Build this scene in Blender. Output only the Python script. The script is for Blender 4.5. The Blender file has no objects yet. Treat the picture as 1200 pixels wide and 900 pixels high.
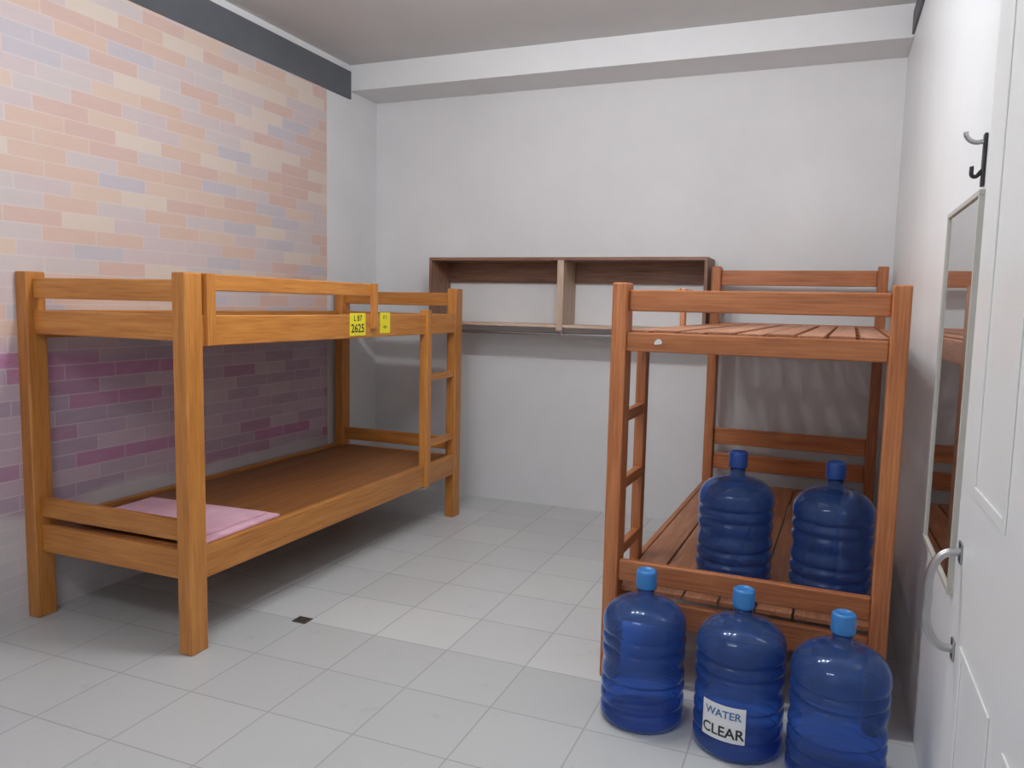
import bpy, bmesh, random
from math import *
from mathutils import Vector, Matrix
random.seed(7)
S=bpy.context.scene
S.view_settings.view_transform='Standard'
col=S.collection

# ------------------------------------------------------------ node helpers
def s2l(c):
    return tuple(((v/255)/12.92 if v/255<=.04045 else ((v/255+.055)/1.055)**2.4) for v in c)+(1,)
def newmat(n,rough=.5,color=(200,200,200),metal=0,spec=.5):
    m=bpy.data.materials.new(n); m.use_nodes=True
    b=m.node_tree.nodes['Principled BSDF']
    b.inputs['Base Color'].default_value=s2l(color); b.inputs['Roughness'].default_value=rough
    b.inputs['Metallic'].default_value=metal; b.inputs['Specular IOR Level'].default_value=spec
    return m,m.node_tree,b
def N(t,typ,**k):
    n=t.nodes.new(typ)
    for a,v in k.items(): setattr(n,a,v)
    return n
def M(t,op,a,b=None,c=None):
    n=N(t,'ShaderNodeMath',operation=op)
    for i,v in enumerate((a,b,c)):
        if v is None: continue
        if hasattr(v,'links') or hasattr(v,'is_linked'): t.links.new(v,n.inputs[i])
        else: n.inputs[i].default_value=v
    return n.outputs[0]
def ramp(t,fac,stops,interp='LINEAR'):
    r=N(t,'ShaderNodeValToRGB'); r.color_ramp.interpolation=interp
    e=r.color_ramp.elements
    while len(e)<len(stops): e.new(.5)
    for i,(p,c) in enumerate(stops): e[i].position=p; e[i].color=s2l(c)
    t.links.new(fac,r.inputs[0]); return r.outputs[0]
def mix(t,fac,a,b,mode='MIX'):
    n=N(t,'ShaderNodeMix',data_type='RGBA',blend_type=mode)
    for i,v in ((0,fac),(6,a),(7,b)):
        if isinstance(v,(int,float)): n.inputs[i].default_value=v
        elif isinstance(v,tuple): n.inputs[i].default_value=s2l(v)
        else: t.links.new(v,n.inputs[i])
    return n.outputs[2]
def noise(t,vec,scale,detail=3,rough=.5):
    n=N(t,'ShaderNodeTexNoise'); n.inputs['Scale'].default_value=scale
    n.inputs['Detail'].default_value=detail; n.inputs['Roughness'].default_value=rough
    if vec is not None: t.links.new(vec,n.inputs['Vector'])
    return n.outputs['Fac']
def bump(t,b,h,strength,dist=.01):
    n=N(t,'ShaderNodeBump'); n.inputs['Strength'].default_value=strength; n.inputs['Distance'].default_value=dist
    t.links.new(h,n.inputs['Height']); t.links.new(n.outputs[0],b.inputs['Normal'])
def geo(t): return N(t,'ShaderNodeNewGeometry').outputs['Position']

# ------------------------------------------------------------ materials
def plaster(n,c1,c2,scale=1.3,rough=.6):
    m,t,b=newmat(n,rough)
    p=geo(t); f=noise(t,p,scale,5,.6)
    t.links.new(ramp(t,f,[(.3,c1),(.7,c2)]),b.inputs['Base Color'])
    bump(t,b,noise(t,p,14,4,.6),.12,.01); return m
mat_wall=plaster('plaster_white',(216,217,219),(227,228,230))
mat_wall_r=plaster('plaster_white_right',(220,223,226),(229,232,234),rough=.4)
mat_ceil=plaster('ceiling_paint',(204,204,205),(212,213,213))
mat_beam=plaster('beam_paint',(222,224,226),(230,232,234))
mat_band=plaster('grey_band_paint',(84,88,94),(102,106,112))

def brickmat():
    m,t,b=newmat('brick_wallpaper',.55)
    p=geo(t); sp=N(t,'ShaderNodeSeparateXYZ'); t.links.new(p,sp.inputs[0]); y,z=sp.outputs[1],sp.outputs[2]
    bh,bw=.068,.27
    v=M(t,'DIVIDE',z,bh); row=M(t,'FLOOR',v)
    wn=N(t,'ShaderNodeTexWhiteNoise',noise_dimensions='1D'); t.links.new(row,wn.inputs['W'])
    u=M(t,'ADD',M(t,'DIVIDE',y,bw),M(t,'ADD',M(t,'MULTIPLY',row,.5),M(t,'MULTIPLY',wn.outputs['Value'],.35)))
    cu=M(t,'FLOOR',u)
    cb=N(t,'ShaderNodeCombineXYZ'); t.links.new(cu,cb.inputs[0]); t.links.new(row,cb.inputs[1])
    w2=N(t,'ShaderNodeTexWhiteNoise',noise_dimensions='2D'); t.links.new(cb.outputs[0],w2.inputs['Vector'])
    r=w2.outputs['Value']
    up=ramp(t,r,[(0,(210,178,160)),(.2,(200,188,188)),(.36,(212,186,168)),(.5,(188,182,191)),(.62,(206,172,160)),(.76,(214,198,184)),(.88,(202,184,186))],'CONSTANT')
    lo=ramp(t,r,[(0,(170,148,172)),(.2,(184,166,182)),(.4,(160,140,166)),(.6,(180,158,178)),(.8,(174,156,178)),(.93,(162,114,152))],'CONSTANT')
    cb2=N(t,'ShaderNodeCombineXYZ'); t.links.new(M(t,'FLOOR',M(t,'MULTIPLY',u,.5)),cb2.inputs[0]); t.links.new(row,cb2.inputs[1])
    w3=N(t,'ShaderNodeTexWhiteNoise',noise_dimensions='2D'); t.links.new(cb2.outputs[0],w3.inputs['Vector'])
    lo=mix(t,M(t,'MULTIPLY',M(t,'GREATER_THAN',w3.outputs['Value'],.86),.8),lo,(170,92,150))
    zz=M(t,'ADD',z,M(t,'MULTIPLY',noise(t,p,2,2),.15))
    mr=N(t,'ShaderNodeMapRange'); t.links.new(zz,mr.inputs[0]); mr.inputs[1].default_value=1.2; mr.inputs[2].default_value=1.32
    c=mix(t,mr.outputs[0],lo,up)
    mr2=N(t,'ShaderNodeMapRange'); t.links.new(zz,mr2.inputs[0]); mr2.inputs[1].default_value=.52; mr2.inputs[2].default_value=.56
    base=ramp(t,r,[(0,(188,186,192)),(1,(200,198,203))])
    c=mix(t,mr2.outputs[0],base,c)
    mp=N(t,'ShaderNodeMapping'); mp.inputs['Scale'].default_value=(1,6,22); t.links.new(p,mp.inputs[0])
    c=mix(t,M(t,'MULTIPLY',noise(t,mp.outputs[0],1.5,5,.7),.38),c,(220,212,209))
    fu=M(t,'ABSOLUTE',M(t,'SUBTRACT',M(t,'FRACT',u),.5)); fv=M(t,'ABSOLUTE',M(t,'SUBTRACT',M(t,'FRACT',v),.5))
    mort=M(t,'MAXIMUM',M(t,'GREATER_THAN',fu,.488),M(t,'GREATER_THAN',fv,.45))
    c=mix(t,M(t,'MULTIPLY',mort,.45),c,(218,208,206))
    t.links.new(c,b.inputs['Base Color'])
    bump(t,b,M(t,'SUBTRACT',1,mort),.15,.004)
    return m
mat_brick=brickmat()

def tilemat():
    m,t,b=newmat('white_floor_tiles',.22)
    p=geo(t); sp=N(t,'ShaderNodeSeparateXYZ'); t.links.new(p,sp.inputs[0]); x,y=sp.outputs[0],sp.outputs[1]
    T=.34
    u=M(t,'DIVIDE',M(t,'ADD',x,2.03),T); v=M(t,'DIVIDE',M(t,'SUBTRACT',y,2.72),T)
    cb=N(t,'ShaderNodeCombineXYZ'); t.links.new(M(t,'FLOOR',u),cb.inputs[0]); t.links.new(M(t,'FLOOR',v),cb.inputs[1])
    w=N(t,'ShaderNodeTexWhiteNoise',noise_dimensions='2D'); t.links.new(cb.outputs[0],w.inputs['Vector'])
    c=ramp(t,w.outputs['Value'],[(0,(204,206,207)),(.5,(210,212,213)),(1,(215,217,217))])
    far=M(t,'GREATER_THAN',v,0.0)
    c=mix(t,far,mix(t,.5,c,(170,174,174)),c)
    c=mix(t,M(t,'MULTIPLY',noise(t,p,3,5,.65),.4),c,(184,186,186))
    mr=N(t,'ShaderNodeMapRange'); t.links.new(noise(t,p,9,6,.7),mr.inputs[0]); mr.inputs[1].default_value=.6; mr.inputs[2].default_value=.78
    c=mix(t,M(t,'MULTIPLY',mr.outputs[0],.4),c,(150,148,144))
    fu=M(t,'ABSOLUTE',M(t,'SUBTRACT',M(t,'FRACT',u),.5)); fv=M(t,'ABSOLUTE',M(t,'SUBTRACT',M(t,'FRACT',v),.5))
    g=M(t,'GREATER_THAN',M(t,'MAXIMUM',fu,fv),.491)
    c=mix(t,M(t,'MULTIPLY',g,.5),c,(130,130,130))
    t.links.new(c,b.inputs['Base Color'])
    t.links.new(M(t,'ADD',.25,M(t,'MULTIPLY',noise(t,p,5,4),.25)),b.inputs['Roughness'])
    bump(t,b,M(t,'SUBTRACT',1,g),.2,.003); return m
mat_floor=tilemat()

def wood(n,dark,mid,light,rough=.35):
    m,t,b=newmat(n,rough)
    tc=N(t,'ShaderNodeTexCoord'); oi=N(t,'ShaderNodeObjectInfo')
    add=N(t,'ShaderNodeVectorMath',operation='ADD'); t.links.new(tc.outputs['Object'],add.inputs[0])
    cb=N(t,'ShaderNodeCombineXYZ')
    for i in range(3): t.links.new(M(t,'MULTIPLY',oi.outputs['Random'],(13.,7.,29.)[i]),cb.inputs[i])
    t.links.new(cb.outputs[0],add.inputs[1])
    mp=N(t,'ShaderNodeMapping'); mp.inputs['Scale'].default_value=(1.2,14,14); t.links.new(add.outputs[0],mp.inputs[0])
    f=noise(t,mp.outputs[0],2.2,6,.62)
    mp2=N(t,'ShaderNodeMapping'); mp2.inputs['Scale'].default_value=(3,70,70); t.links.new(add.outputs[0],mp2.inputs[0])
    g=noise(t,mp2.outputs[0],2,3,.5)
    c=ramp(t,f,[(.28,dark),(.5,mid),(.74,light)])
    c=mix(t,.35,c,ramp(t,g,[(.35,dark),(.65,light)]))
    k=N(t,'ShaderNodeHueSaturation'); k.inputs['Value'].default_value=1
    t.links.new(M(t,'ADD',.9,M(t,'MULTIPLY',oi.outputs['Random'],.2)),k.inputs['Value']); t.links.new(c,k.inputs['Color'])
    t.links.new(k.outputs[0],b.inputs['Base Color'])
    bump(t,b,g,.08,.003); return m
w_yel=wood('varnished_yellow_wood',(162,98,42),(192,126,58),(210,148,78))
w_yeld=wood('yellow_deck_plywood',(112,68,34),(142,90,46),(164,108,58),.5)
w_red=wood('varnished_red_wood',(140,80,44),(178,108,62),(200,132,84))
w_redd=wood('red_deck_wood',(150,94,60),(182,120,82),(204,148,110),.4)
w_shelf=wood('shelf_wood',(104,72,58),(136,98,80),(166,130,106),.5)
w_shelfl=wood('shelf_light_wood',(170,142,122),(200,174,152),(216,196,176),.5)

def simple(n,c,rough=.4,metal=0): return newmat(n,rough,c,metal)[0]
m_chrome=simple('brushed_steel',(176,176,178),.3,1)
m_black=simple('black_plastic',(32,30,32),.5)
m_frame=simple('mirror_frame',(178,176,168),.4)
m_paper=simple('white_paper_label',(225,228,232),.5)
m_yellow=simple('yellow_paper',(236,226,52),.6)
m_ink=simple('ink',(40,40,44),.6)
m_blueink=simple('blue_ink',(60,110,160),.6)
m_cap=simple('cap_blue',(52,122,188),.35)
m_capd=simple('cap_dark_blue',(36,74,150),.35)
m_mirror=newmat('mirror_glass',.02,(225,228,228),1)[0]
m_door=plaster('door_paint',(222,224,224),(229,231,231),rough=.35)
def pinkm():
    m,t,b=newmat('pink_foam',.8); f=noise(t,geo(t),8,4)
    t.links.new(ramp(t,f,[(.3,(212,164,182)),(.7,(230,188,204))]),b.inputs['Base Color']); bump(t,b,f,.2); return m
m_pink=pinkm()
def bottlem():
    m,t,b=newmat('blue_polycarbonate',.07,(90,140,225))
    tc=N(t,'ShaderNodeTexCoord'); f=noise(t,tc.outputs['Object'],5,3)
    t.links.new(ramp(t,f,[(.3,(108,154,232)),(.7,(140,182,244))]),b.inputs['Base Color'])
    b.inputs['Transmission Weight'].default_value=.9; b.inputs['IOR'].default_value=1.3
    return m
m_bottle=bottlem()
m_lamp=bpy.data.materials.new('lamp_diffuser'); m_lamp.use_nodes=True
bb=m_lamp.node_tree.nodes['Principled BSDF']; bb.inputs['Emission Color'].default_value=(.96,.98,1,1); bb.inputs['Emission Strength'].default_value=6

# ------------------------------------------------------------ geometry helpers
def link(o,parent=None):
    col.objects.link(o)
    if parent: o.parent=parent
    return o
def empty(n,loc=(0,0,0),rz=0):
    e=bpy.data.objects.new(n,None); e.location=loc; e.rotation_euler=(0,0,rz); e.empty_display_size=.1
    return link(e)
def boxmesh(n,dx,dy,dz,bev=0,seg=2):
    bm=bmesh.new(); bmesh.ops.create_cube(bm,size=1)
    bmesh.ops.scale(bm,vec=(dx,dy,dz),verts=bm.verts)
    if bev: bmesh.ops.bevel(bm,geom=bm.edges[:],offset=bev,segments=seg,affect='EDGES',profile=.5)
    me=bpy.data.meshes.new(n); bm.to_mesh(me); bm.free(); return me
def box(n,lo,hi,mat,parent=None,bev=0):
    """box from lo to hi; local X follows its longest side so wood grain runs along it"""
    d=[hi[i]-lo[i] for i in range(3)]; c=[(hi[i]+lo[i])/2 for i in range(3)]
    ax=max(range(3),key=lambda i:d[i])
    if ax==0: R=Matrix.Identity(3); s=d
    elif ax==1: R=Matrix.Rotation(pi/2,3,'Z'); s=(d[1],d[0],d[2])
    else: R=Matrix.Rotation(-pi/2,3,'Y'); s=(d[2],d[1],d[0])
    me=boxmesh(n,*s,bev); me.materials.append(mat)
    o=bpy.data.objects.new(n,me); o.matrix_local=Matrix.Translation(c)@R.to_4x4()
    return link(o,parent)
def lathe(n,prof,mat,parent=None,loc=(0,0,0),seg=48):
    bm=bmesh.new(); rings=[]
    for r,z in prof:
        if r<1e-5: rings.append([bm.verts.new((0,0,z))])
        else: rings.append([bm.verts.new((r*cos(2*pi*i/seg),r*sin(2*pi*i/seg),z)) for i in range(seg)])
    for a,b in zip(rings,rings[1:]):
        for i in range(seg):
            j=(i+1)%seg
            if len(a)==1: bm.faces.new((a[0],b[j],b[i]))
            elif len(b)==1: bm.faces.new((a[i],a[j],b[0]))
            else: bm.faces.new((a[i],a[j],b[j],b[i]))
    bmesh.ops.recalc_face_normals(bm,faces=bm.faces[:])
    for f in bm.faces: f.smooth=True
    me=bpy.data.meshes.new(n); bm.to_mesh(me); bm.free(); me.materials.append(mat)
    o=bpy.data.objects.new(n,me); o.location=loc; return link(o,parent)
def tube(n,pts,r,mat,parent=None,cyc=False,smooth=False):
    c=bpy.data.curves.new(n,'CURVE'); c.dimensions='3D'; c.bevel_depth=r; c.bevel_resolution=4; c.use_fill_caps=True
    if smooth:
        s=c.splines.new('BEZIER'); s.bezier_points.add(len(pts)-1)
        for q,p in zip(s.bezier_points,pts): q.co=p; q.handle_left_type=q.handle_right_type='AUTO'
    else:
        s=c.splines.new('POLY'); s.points.add(len(pts)-1)
        for q,p in zip(s.points,pts): q.co=(*p,1)
    tmp=bpy.data.objects.new(n,c); col.objects.link(tmp)
    dg=bpy.context.evaluated_depsgraph_get(); me=bpy.data.meshes.new_from_object(tmp.evaluated_get(dg))
    bpy.data.objects.remove(tmp); me.materials.clear(); me.materials.append(mat)
    for f in me.polygons: f.use_smooth=True
    return link(bpy.data.objects.new(n,me),parent)
def textmesh(n,s,size,mat):
    c=bpy.data.curves.new(n,'FONT'); c.body=s; c.size=size; c.align_x='CENTER'; c.align_y='CENTER'; c.offset=size*.02; c.resolution_u=3
    tmp=bpy.data.objects.new(n,c); col.objects.link(tmp)
    dg=bpy.context.evaluated_depsgraph_get(); me=bpy.data.meshes.new_from_object(tmp.evaluated_get(dg))
    bpy.data.objects.remove(tmp); me.materials.clear(); me.materials.append(mat); return me

# ------------------------------------------------------------ room
XL,XR,D,Y0,H=-3.164,.345,5.09,-.9,3.03
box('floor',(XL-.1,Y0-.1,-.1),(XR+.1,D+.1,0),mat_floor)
box('ceiling',(XL-.1,Y0-.1,H),(XR+.1,D+.1,H+.1),mat_ceil)
wl=box('wall_left',(XL-.1,Y0,0),(XL,D,H),mat_wall)
box('wall_back',(XL-.1,D,0),(XR+.1,D+.1,H),mat_wall)
box('wall_front',(XL-.1,Y0-.1,0),(XR+.1,Y0,H),mat_wall)
box('wall_right',(XR,Y0,0),(XR+.1,D,H),mat_wall_r)
box('trim_back_beam',(XL,4.737,2.855),(XR,D,H),mat_beam,bev=.004)
box('trim_left_band',(XL,Y0,2.80),(XL+.012,4.737,2.985),mat_band)
box('trim_right_band',(XR-.012,Y0,2.87),(XR,4.737,2.985),mat_band)
box('trim_left_brickwork',(XL,Y0,0),(XL+.004,4.46,2.80),mat_brick)

# ceiling-hung fluorescent lamp (just out of view), plus an added fill lamp
def lamp(x,y,E,rad=.07):
    e=empty('ceiling_lamp',(x,y,H))
    box('housing',(-.62,-.05,-.13),(.62,.05,-.09),simple('lamp_housing',(235,235,235)),e,.005)
    for k in (-.45,.45): tube('stem',[(k,0,0),(k,0,-.1)],.006,m_chrome,e)
    box('tube',(-.58,-.018,-.165),(.58,.018,-.13),m_lamp,e,.01)
    for k in range(3):
        L=bpy.data.lights.new('tube_light','POINT'); L.shadow_soft_size=rad; L.energy=E/3; L.color=(.985,.99,1.0)
        o=bpy.data.objects.new('tube_light',L); o.location=(-.4+.4*k,0,-.25); link(o,e)
lamp(-1.1,2.6,72)
lamp(-1.2,.1,44,.2)  # unseen second lamp, added to fill the near half of the room

# ------------------------------------------------------------ left bunk bed (yellow)
A=empty('bunk_bed',(-2.2604,2.2933,0),-.0125)
W,L,Hh=.8695,2.2509,1.497
pw,pd=.033,.045
for n,x,y in (('post_1',0,0),('post_2',-W,0),('post_3',0,L),('post_4',-W,L)):
    box(n,(x-pw,y-pd,0),(x+pw,y+pd,Hh),w_yel,A,.006)
for n,y,s in (('near',0,1),('far',L,-1)):
    ya,yb=y-.014,y+.014
    def rail(nm,z0,z1): box(n+nm,(-W+pw,ya,z0),(-pw,yb,z1),w_yel,A,.005)
    rail('_top_rail',1.385,1.47); rail('_upper_board',1.235,1.335); rail('_low_rail',.445,.53); rail('_low_board',.29,.41)
for n,x in (('front',0.012),('rear',-W-.012)):
    for m2,z0,z1 in (('upper_board',1.215,1.335),('lower_board',.29,.42)):
        box(n+'_'+m2,(x-.016,pd,z0),(x+.016,L-pd,z1),w_yel,A,.005)
box('guard_post_1',(.012,.055,1.215+.001),(.036+.012,.10,1.497),w_yel,A,.004)
box('guard_post_2',(.028,1.215,1.26),(.05,1.26,1.497),w_yel,A,.004)
box('guard_rail',(.004,.10,1.43),(.03,1.262,1.495),w_yel,A,.005)
box('ladder_stile',(-.012,1.815,.28),(.03+.012,1.87,1.36),w_yel,A,.004)
for i,z in enumerate((.54,.95)):
    box('ladder_rung_%d'%(i+1),(-.01,1.87,z-.02),(.02,L-pd,z+.02),w_yel,A,.004)
for i in range(4):
    x0=-W+.02+i*(W-.04)/4
    box('upper_plank_%d'%(i+1),(x0+.002,pd*.4,1.29),(x0+(W-.04)/4-.002,L-pd*.4,1.305),w_yeld,A)
    box('lower_plank_%d'%(i+1),(x0+.001,.02,.392),(x0+(W-.04)/4-.001,L-.02,.407),w_yeld,A)
def note(n,y,z,w,h,lines):
    e=bpy.data.objects.new(n,boxmesh(n,.0015,w,h)); e.data.materials.append(m_yellow); e.location=(.0295,y,z); link(e,A)
    for k,(s,dz,sz) in enumerate(lines):
        me=textmesh('note_text',s,sz,m_ink); o=bpy.data.objects.new('note_text',me)
        o.matrix_local=Matrix.Translation((.001,0,dz))@Matrix(((0,0,1,0),(1,0,0,0),(0,1,0,0),(0,0,0,1))); link(o,e)
note('paper_note_1',1.10,1.285,.14,.115,[('L B7',.03,.04),('2625',-.022,.06)])
note('paper_note_2',1.36,1.29,.1,.11,[('F 1',.028,.03),('-o-',-.02,.035)])

P=empty('folded_pink_mat',(0,0,0))
def sheet(n,poly,z,th,parent,mat):
    bm=bmesh.new(); vs=[bm.verts.new((x,y,z)) for x,y in poly]; f=bm.faces.new(vs)
    r=bmesh.ops.extrude_face_region(bm,geom=[f]); bmesh.ops.translate(bm,vec=(0,0,th),verts=[v for v in r['geom'] if isinstance(v,bmesh.types.BMVert)])
    bmesh.ops.recalc_face_normals(bm,faces=bm.faces[:]); bmesh.ops.bevel(bm,geom=bm.edges[:],offset=.003,segments=2,affect='EDGES')
    me=bpy.data.meshes.new(n); bm.to_mesh(me); bm.free(); me.materials.append(mat); return link(bpy.data.objects.new(n,me),parent)
sheet('bottom_fold',[(-2.97,2.345),(-2.25,2.345),(-2.255,2.82),(-2.99,2.79)],.4205,.012,P,m_pink)
sheet('top_fold',[(-2.95,2.355),(-2.30,2.355),(-2.305,2.79),(-2.965,2.76)],.4330,.010,P,m_pink)

# ------------------------------------------------------------ right bunk bed (red)
s=1.12
B=empty('bunk_bed.001',(-.6201*s,2.504*s,0),-.0297)
W2,L2=.8173*s,1.871*s
pw,pd=.028,.045
for n,x,y,h in (('post_1',0,0,1.49),('post_2',W2,0,1.49),('post_3',0,L2,1.66),('post_4',W2,L2,1.66)):
    box(n,(x-pw,y-pd,0),(x+pw,y+pd,h),w_red,B,.006)
def erail(n,y,z0,z1): box(n,(pw,y-.014,z0),(W2-pw,y+.014,z1),w_red,B,.005)
erail('near_top_rail',0,1.388,1.465); erail('near_upper_board',-.02,1.243,1.312); erail('near_low_rail',-.02,.385,.465); erail('near_low_board',-.01,.23,.325)
erail('far_top_rail',L2,1.548,1.638); erail('far_upper_board',L2,1.237,1.325)
erail('far_low_rail_1',L2,.575,.675); erail('far_low_rail_2',L2,.42,.52); erail('far_low_board',L2,.24,.325)
for n,x in (('left',-.008),('right',W2+.008)):
    for m2,z0,z1 in (('upper_board',1.237,1.315),('lower_board',.23,.345)):
        box(n+'_'+m2,(x-.014,pd,z0),(x+.014,L2-pd,z1),w_red,B,.005)
box('guard_rail',(-.03,1.05,1.435),(-.006,L2-pd,1.50),w_redd,B,.005)
box('guard_post',(-.03+.024,1.06,1.24),(-.006+.024,1.11,1.50),w_redd,B,.005)
box('ladder_stile',(-.036,.37,.26),(-.002+.008,.425,1.24),w_red,B,.004)
for i,z in enumerate((.455,.72,.985)):
    box('ladder_rung_%d'%(i+1),(-.026,pd,z-.022),(.004,.37,z+.022),w_red,B,.004)
n=9
for i in range(n):
    x0=.012+i*(W2-.024)/n
    box('upper_slat_%d'%(i+1),(x0,.016,1.300+.003*(i%2)),(x0+(W2-.024)/n-.016,L2-.016,1.318+.003*(i%2)),w_redd,B,.003)
for i in range(4):
    y0=.3+i*.48
    box('upper_crossbar_%d'%(i+1),(.007,y0,1.26),(W2-.007,y0+.05,1.2995),w_red,B,.003)
for i in range(7):
    x0=.01+i*(W2-.02)/7
    box('lower_plank_%d'%(i+1),(x0,.02,.328),(x0+(W2-.02)/7-.008,L2-.02,.346),w_redd,B,.003)
sheet('paper_chip',[(0,0),(.03,.004),(.022,.022),(.006,.018)],0,.001,B,m_paper).matrix_local=Matrix.Translation((.13,-.0352,1.27))@Matrix.Rotation(pi/2,4,'X')

# ------------------------------------------------------------ water bottles
R=.141
def bottle(x,y,z,rz=0,label=False,cap=m_cap):
    e=empty('water_jug',(x,y,z),rz)
    prof=[(0,.012),(R*.6,.010),(R*.82,0),(R*.95,.006),(R,.022)]
    ribs=[.06,.105,.15,.262,.305]
    for k in range(0,61):
        zz=.03+k*(.30/60); d=0
        for rb in ribs: d=max(d,exp(-((zz-rb)/.008)**2))
        d2=exp(-((zz-.206)/.022)**2)*.012
        prof.append((R-.009*d-d2*.5,zz))
    for a in range(1,11):
        th=a/10*pi/2*.93
        prof.append((.034+(R-.034)*cos(th),.335+.085*sin(th)))
    prof+=[(.031,.424),(.028,.435),(.028,.456)]
    o=lathe('body',prof,m_bottle,e,seg=56)
    sm=o.modifiers.new('thickness','SOLIDIFY'); sm.thickness=.0035; sm.offset=-1
    lathe('cap',[(0,.456),(.034,.456),(.035,.462),(.0345,.508),(.033,.514),(.028,.518),(.026,.518),(.024,.514),(0,.513)],cap,e,seg=32)
    if label:
        r=R+.0012
        bm=bmesh.new(); a0,a1=-1.22-.5,-1.22+.5; nn=24; pv=None
        for i in range(nn+1):
            a=a0+(a1-a0)*i/nn
            v=(bm.verts.new((r*cos(a),r*sin(a),.07)),bm.verts.new((r*cos(a),r*sin(a),.185)))
            if pv: bm.faces.new((pv[0],v[0],v[1],pv[1]))
            pv=v
        me=bpy.data.meshes.new('label'); bm.to_mesh(me); bm.free(); me.materials.append(m_paper); link(bpy.data.objects.new('label',me),e)
        for st,zz,sz,mm in (('CLEAR',.098,.046,m_ink),('WATER',.155,.034,m_blueink)):
            me=textmesh('label_text',st,sz,mm)
            for v in me.vertices:
                a=(a0+a1)/2+v.co.x/r; zv=v.co.y+zz; v.co=((r+.0008)*cos(a),(r+.0008)*sin(a),zv)
            link(bpy.data.objects.new('label_text',me),e)
bottle(-.515,2.55,0,.4)
bottle(-.192,2.51,0,-.6,True)
bottle(.10,2.43,0,1.3)
bottle(-.28,3.04,.347,.2,cap=m_capd)
bottle(.065,3.0,.347,2.,cap=m_capd)

# ------------------------------------------------------------ wall shelf
Sx0,Sx1,Sy,Sz0,Sz1=-2.555,-.675,4.79,1.262,1.714
E=empty('wall_shelf',(0,0,0))
box('top_board',(Sx0,Sy,Sz1-.02),(Sx1,D,Sz1),w_shelf,E,.002)
box('side_left',(Sx0,Sy,Sz0),(Sx0+.02,D,Sz1-.02),w_shelf,E,.002)
box('side_right',(Sx1-.02,Sy,Sz0),(Sx1,D,Sz1-.02),w_shelf,E,.002)
xm=-1.60
box('divider',(xm-.01,Sy,Sz0),(xm+.01,D,Sz1-.02),w_shelfl,E,.002)
box('divider_edge',(xm-.022,Sy-.008,Sz0-.02),(xm+.022,Sy,Sz1-.02),w_shelfl,E,.002)
box('bottom_board_left',(Sx0+.02,Sy,Sz0),(xm-.01,D,Sz0+.018),w_shelfl,E,.002)
box('bottom_board_right',(xm+.01,Sy,Sz0),(Sx1-.02,D,Sz0+.018),w_shelfl,E,.002)
for nme,a,b_ in (('back_cleat_left',Sx0+.02,xm-.01),('back_cleat_right',xm+.01,Sx1-.02)):
    box(nme,(a,D-.02,1.555),(b_,D,Sz1-.02),w_shelf,E,.002)
tube('hanging_rod',[(Sx0+.1,Sy+.06,Sz0-.045),(Sx1-.05,Sy+.06,Sz0-.045)],.011,m_chrome,E)
for k,xx in enumerate((Sx0+.12,xm,Sx1-.07)):
    box('rod_bracket_%d'%(k+1),(xx-.008,Sy+.05,Sz0-.055),(xx+.008,Sy+.07,Sz0),m_chrome,E)

# floor drain
g=empty('floor_drain',(-2.06,2.72,0))
box('plate',(-.035,-.03,0),(.035,.03,.004),simple('drain_metal',(110,106,100),.5,.6),g,.001)
for k in range(4): box('slot_%d'%(k+1),(-.026,-.022+k*.0125,.004),(.026,-.018+k*.0125,.0048),m_black,g)

# ------------------------------------------------------------ mirror, hook, door
g=empty('wall_mirror',(XR,2.43,1.2))
hw,hh=.265,.50
box('glass',(-.018,-hw+.012,-hh+.012),(-.010,hw-.012,hh-.012),m_mirror,g)
box('backing',(-.010,-hw,-hh),(0,hw,hh),m_frame,g)
for nme,lo,hi in (('frame_top',(-.024,-hw,hh-.014),(-.010,hw,hh)),('frame_bottom',(-.024,-hw,-hh),(-.010,hw,-hh+.014)),
                  ('frame_far',(-.024,hw-.014,-hh+.014),(-.010,hw,hh-.014)),('frame_near',(-.024,-hw,-hh+.014),(-.010,-hw+.014,hh-.014))):
    box(nme,lo,hi,m_frame,g,.002)
g=empty('coat_hook',(XR,2.27,1.80))
box('plate',(-.008,-.012,-.08),(0,.012,.05),m_black,g,.003)
tube('upper_hook',[(-.006,0,.03),(-.03,0,.03),(-.046,0,.045),(-.048,0,.055)],.006,m_chrome,g,smooth=True)
tube('lower_hook',[(-.006,0,-.04),(-.024,0,-.055),(-.03,0,-.03)],.005,m_black,g,smooth=True)

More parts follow.
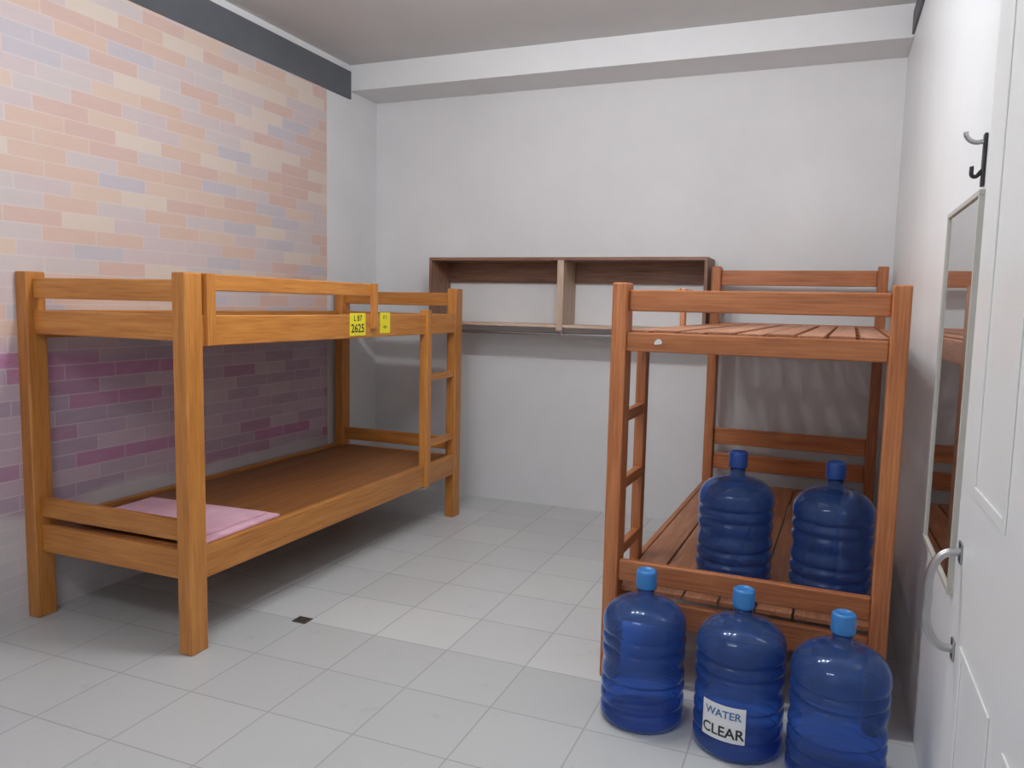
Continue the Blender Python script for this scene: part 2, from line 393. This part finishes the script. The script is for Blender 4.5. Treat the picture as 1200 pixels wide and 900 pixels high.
g=empty('door_1',(.262,1.70,0),0)
dw,dh,dt=.87,2.1,.038
box('leaf',(0,-dw,.01),(dt,0,dh),m_door,g,.002)
def panel(n,y0,y1,z0,z1):
    for k,(lo,hi) in enumerate((((-.003,y0,z0),(0,y0+.02,z1)),((-.003,y1-.02,z0),(0,y1,z1)),((-.003,y0+.02,z0),(0,y1-.02,z0+.02)),((-.003,y0+.02,z1-.02),(0,y1-.02,z1)))):
        box('%s_mould_%d'%(n,k+1),lo,hi,m_door,g,.0012)
for i,(a,b_) in enumerate(((-.40,-.13),(-.77,-.50))):
    panel('panel_%d'%(2*i+1),a,b_,.18,.80); panel('panel_%d'%(2*i+2),a,b_,1.08,1.95)
hy=-.06
tube('handle',[(0,hy,.955),(-.026,hy,.95),(-.046,hy,.92),(-.05,hy,.86),(-.046,hy,.80),(-.026,hy,.77),(0,hy,.765)],.008,m_chrome,g,smooth=True)
for nm,z in (('handle_plate_1',.955),('handle_plate_2',.765)): box(nm,(-.004,hy-.015,z-.02),(0,hy+.015,z+.02),m_chrome,g,.002)
for k,z in enumerate((.25,1.05,1.85)): box('hinge_%d'%(k+1),(.02,-dw-.02,z-.05),(XR-.262,-dw,z+.05),m_chrome,g)
for nme,lo,hi in (('trim_1',(XR-.02,.72,0),(XR,.79,2.16)),('trim_2',(XR-.02,-.26,0),(XR,-.19,2.16)),('trim_3',(XR-.02,-.19,2.1),(XR,.72,2.16))):
    box(nme,lo,hi,m_door,None,.003)

# world
w=bpy.data.worlds.new('world'); S.world=w; w.use_nodes=True
w.node_tree.nodes['Background'].inputs[0].default_value=(.8,.85,.9,1); w.node_tree.nodes['Background'].inputs[1].default_value=.5

# ------------------------------------------------------------ camera
f,yaw,pit,rol=909.6,.3815,.1012,.0220
fw=Vector((-sin(yaw)*cos(pit),cos(yaw)*cos(pit),-sin(pit)))
r0=Vector((cos(yaw),sin(yaw),0)); u0=r0.cross(fw)
r=r0*cos(rol)+u0*sin(rol); u=-r0*sin(rol)+u0*cos(rol)
cd=bpy.data.cameras.new('camera'); cd.sensor_width=36; cd.lens=f/1200*36; cd.clip_start=.02
co=bpy.data.objects.new('camera',cd); col.objects.link(co)
mm=Matrix((r,u,-fw)).transposed().to_4x4(); mm.translation=Vector((0,0,1.4)); co.matrix_world=mm
S.camera=co
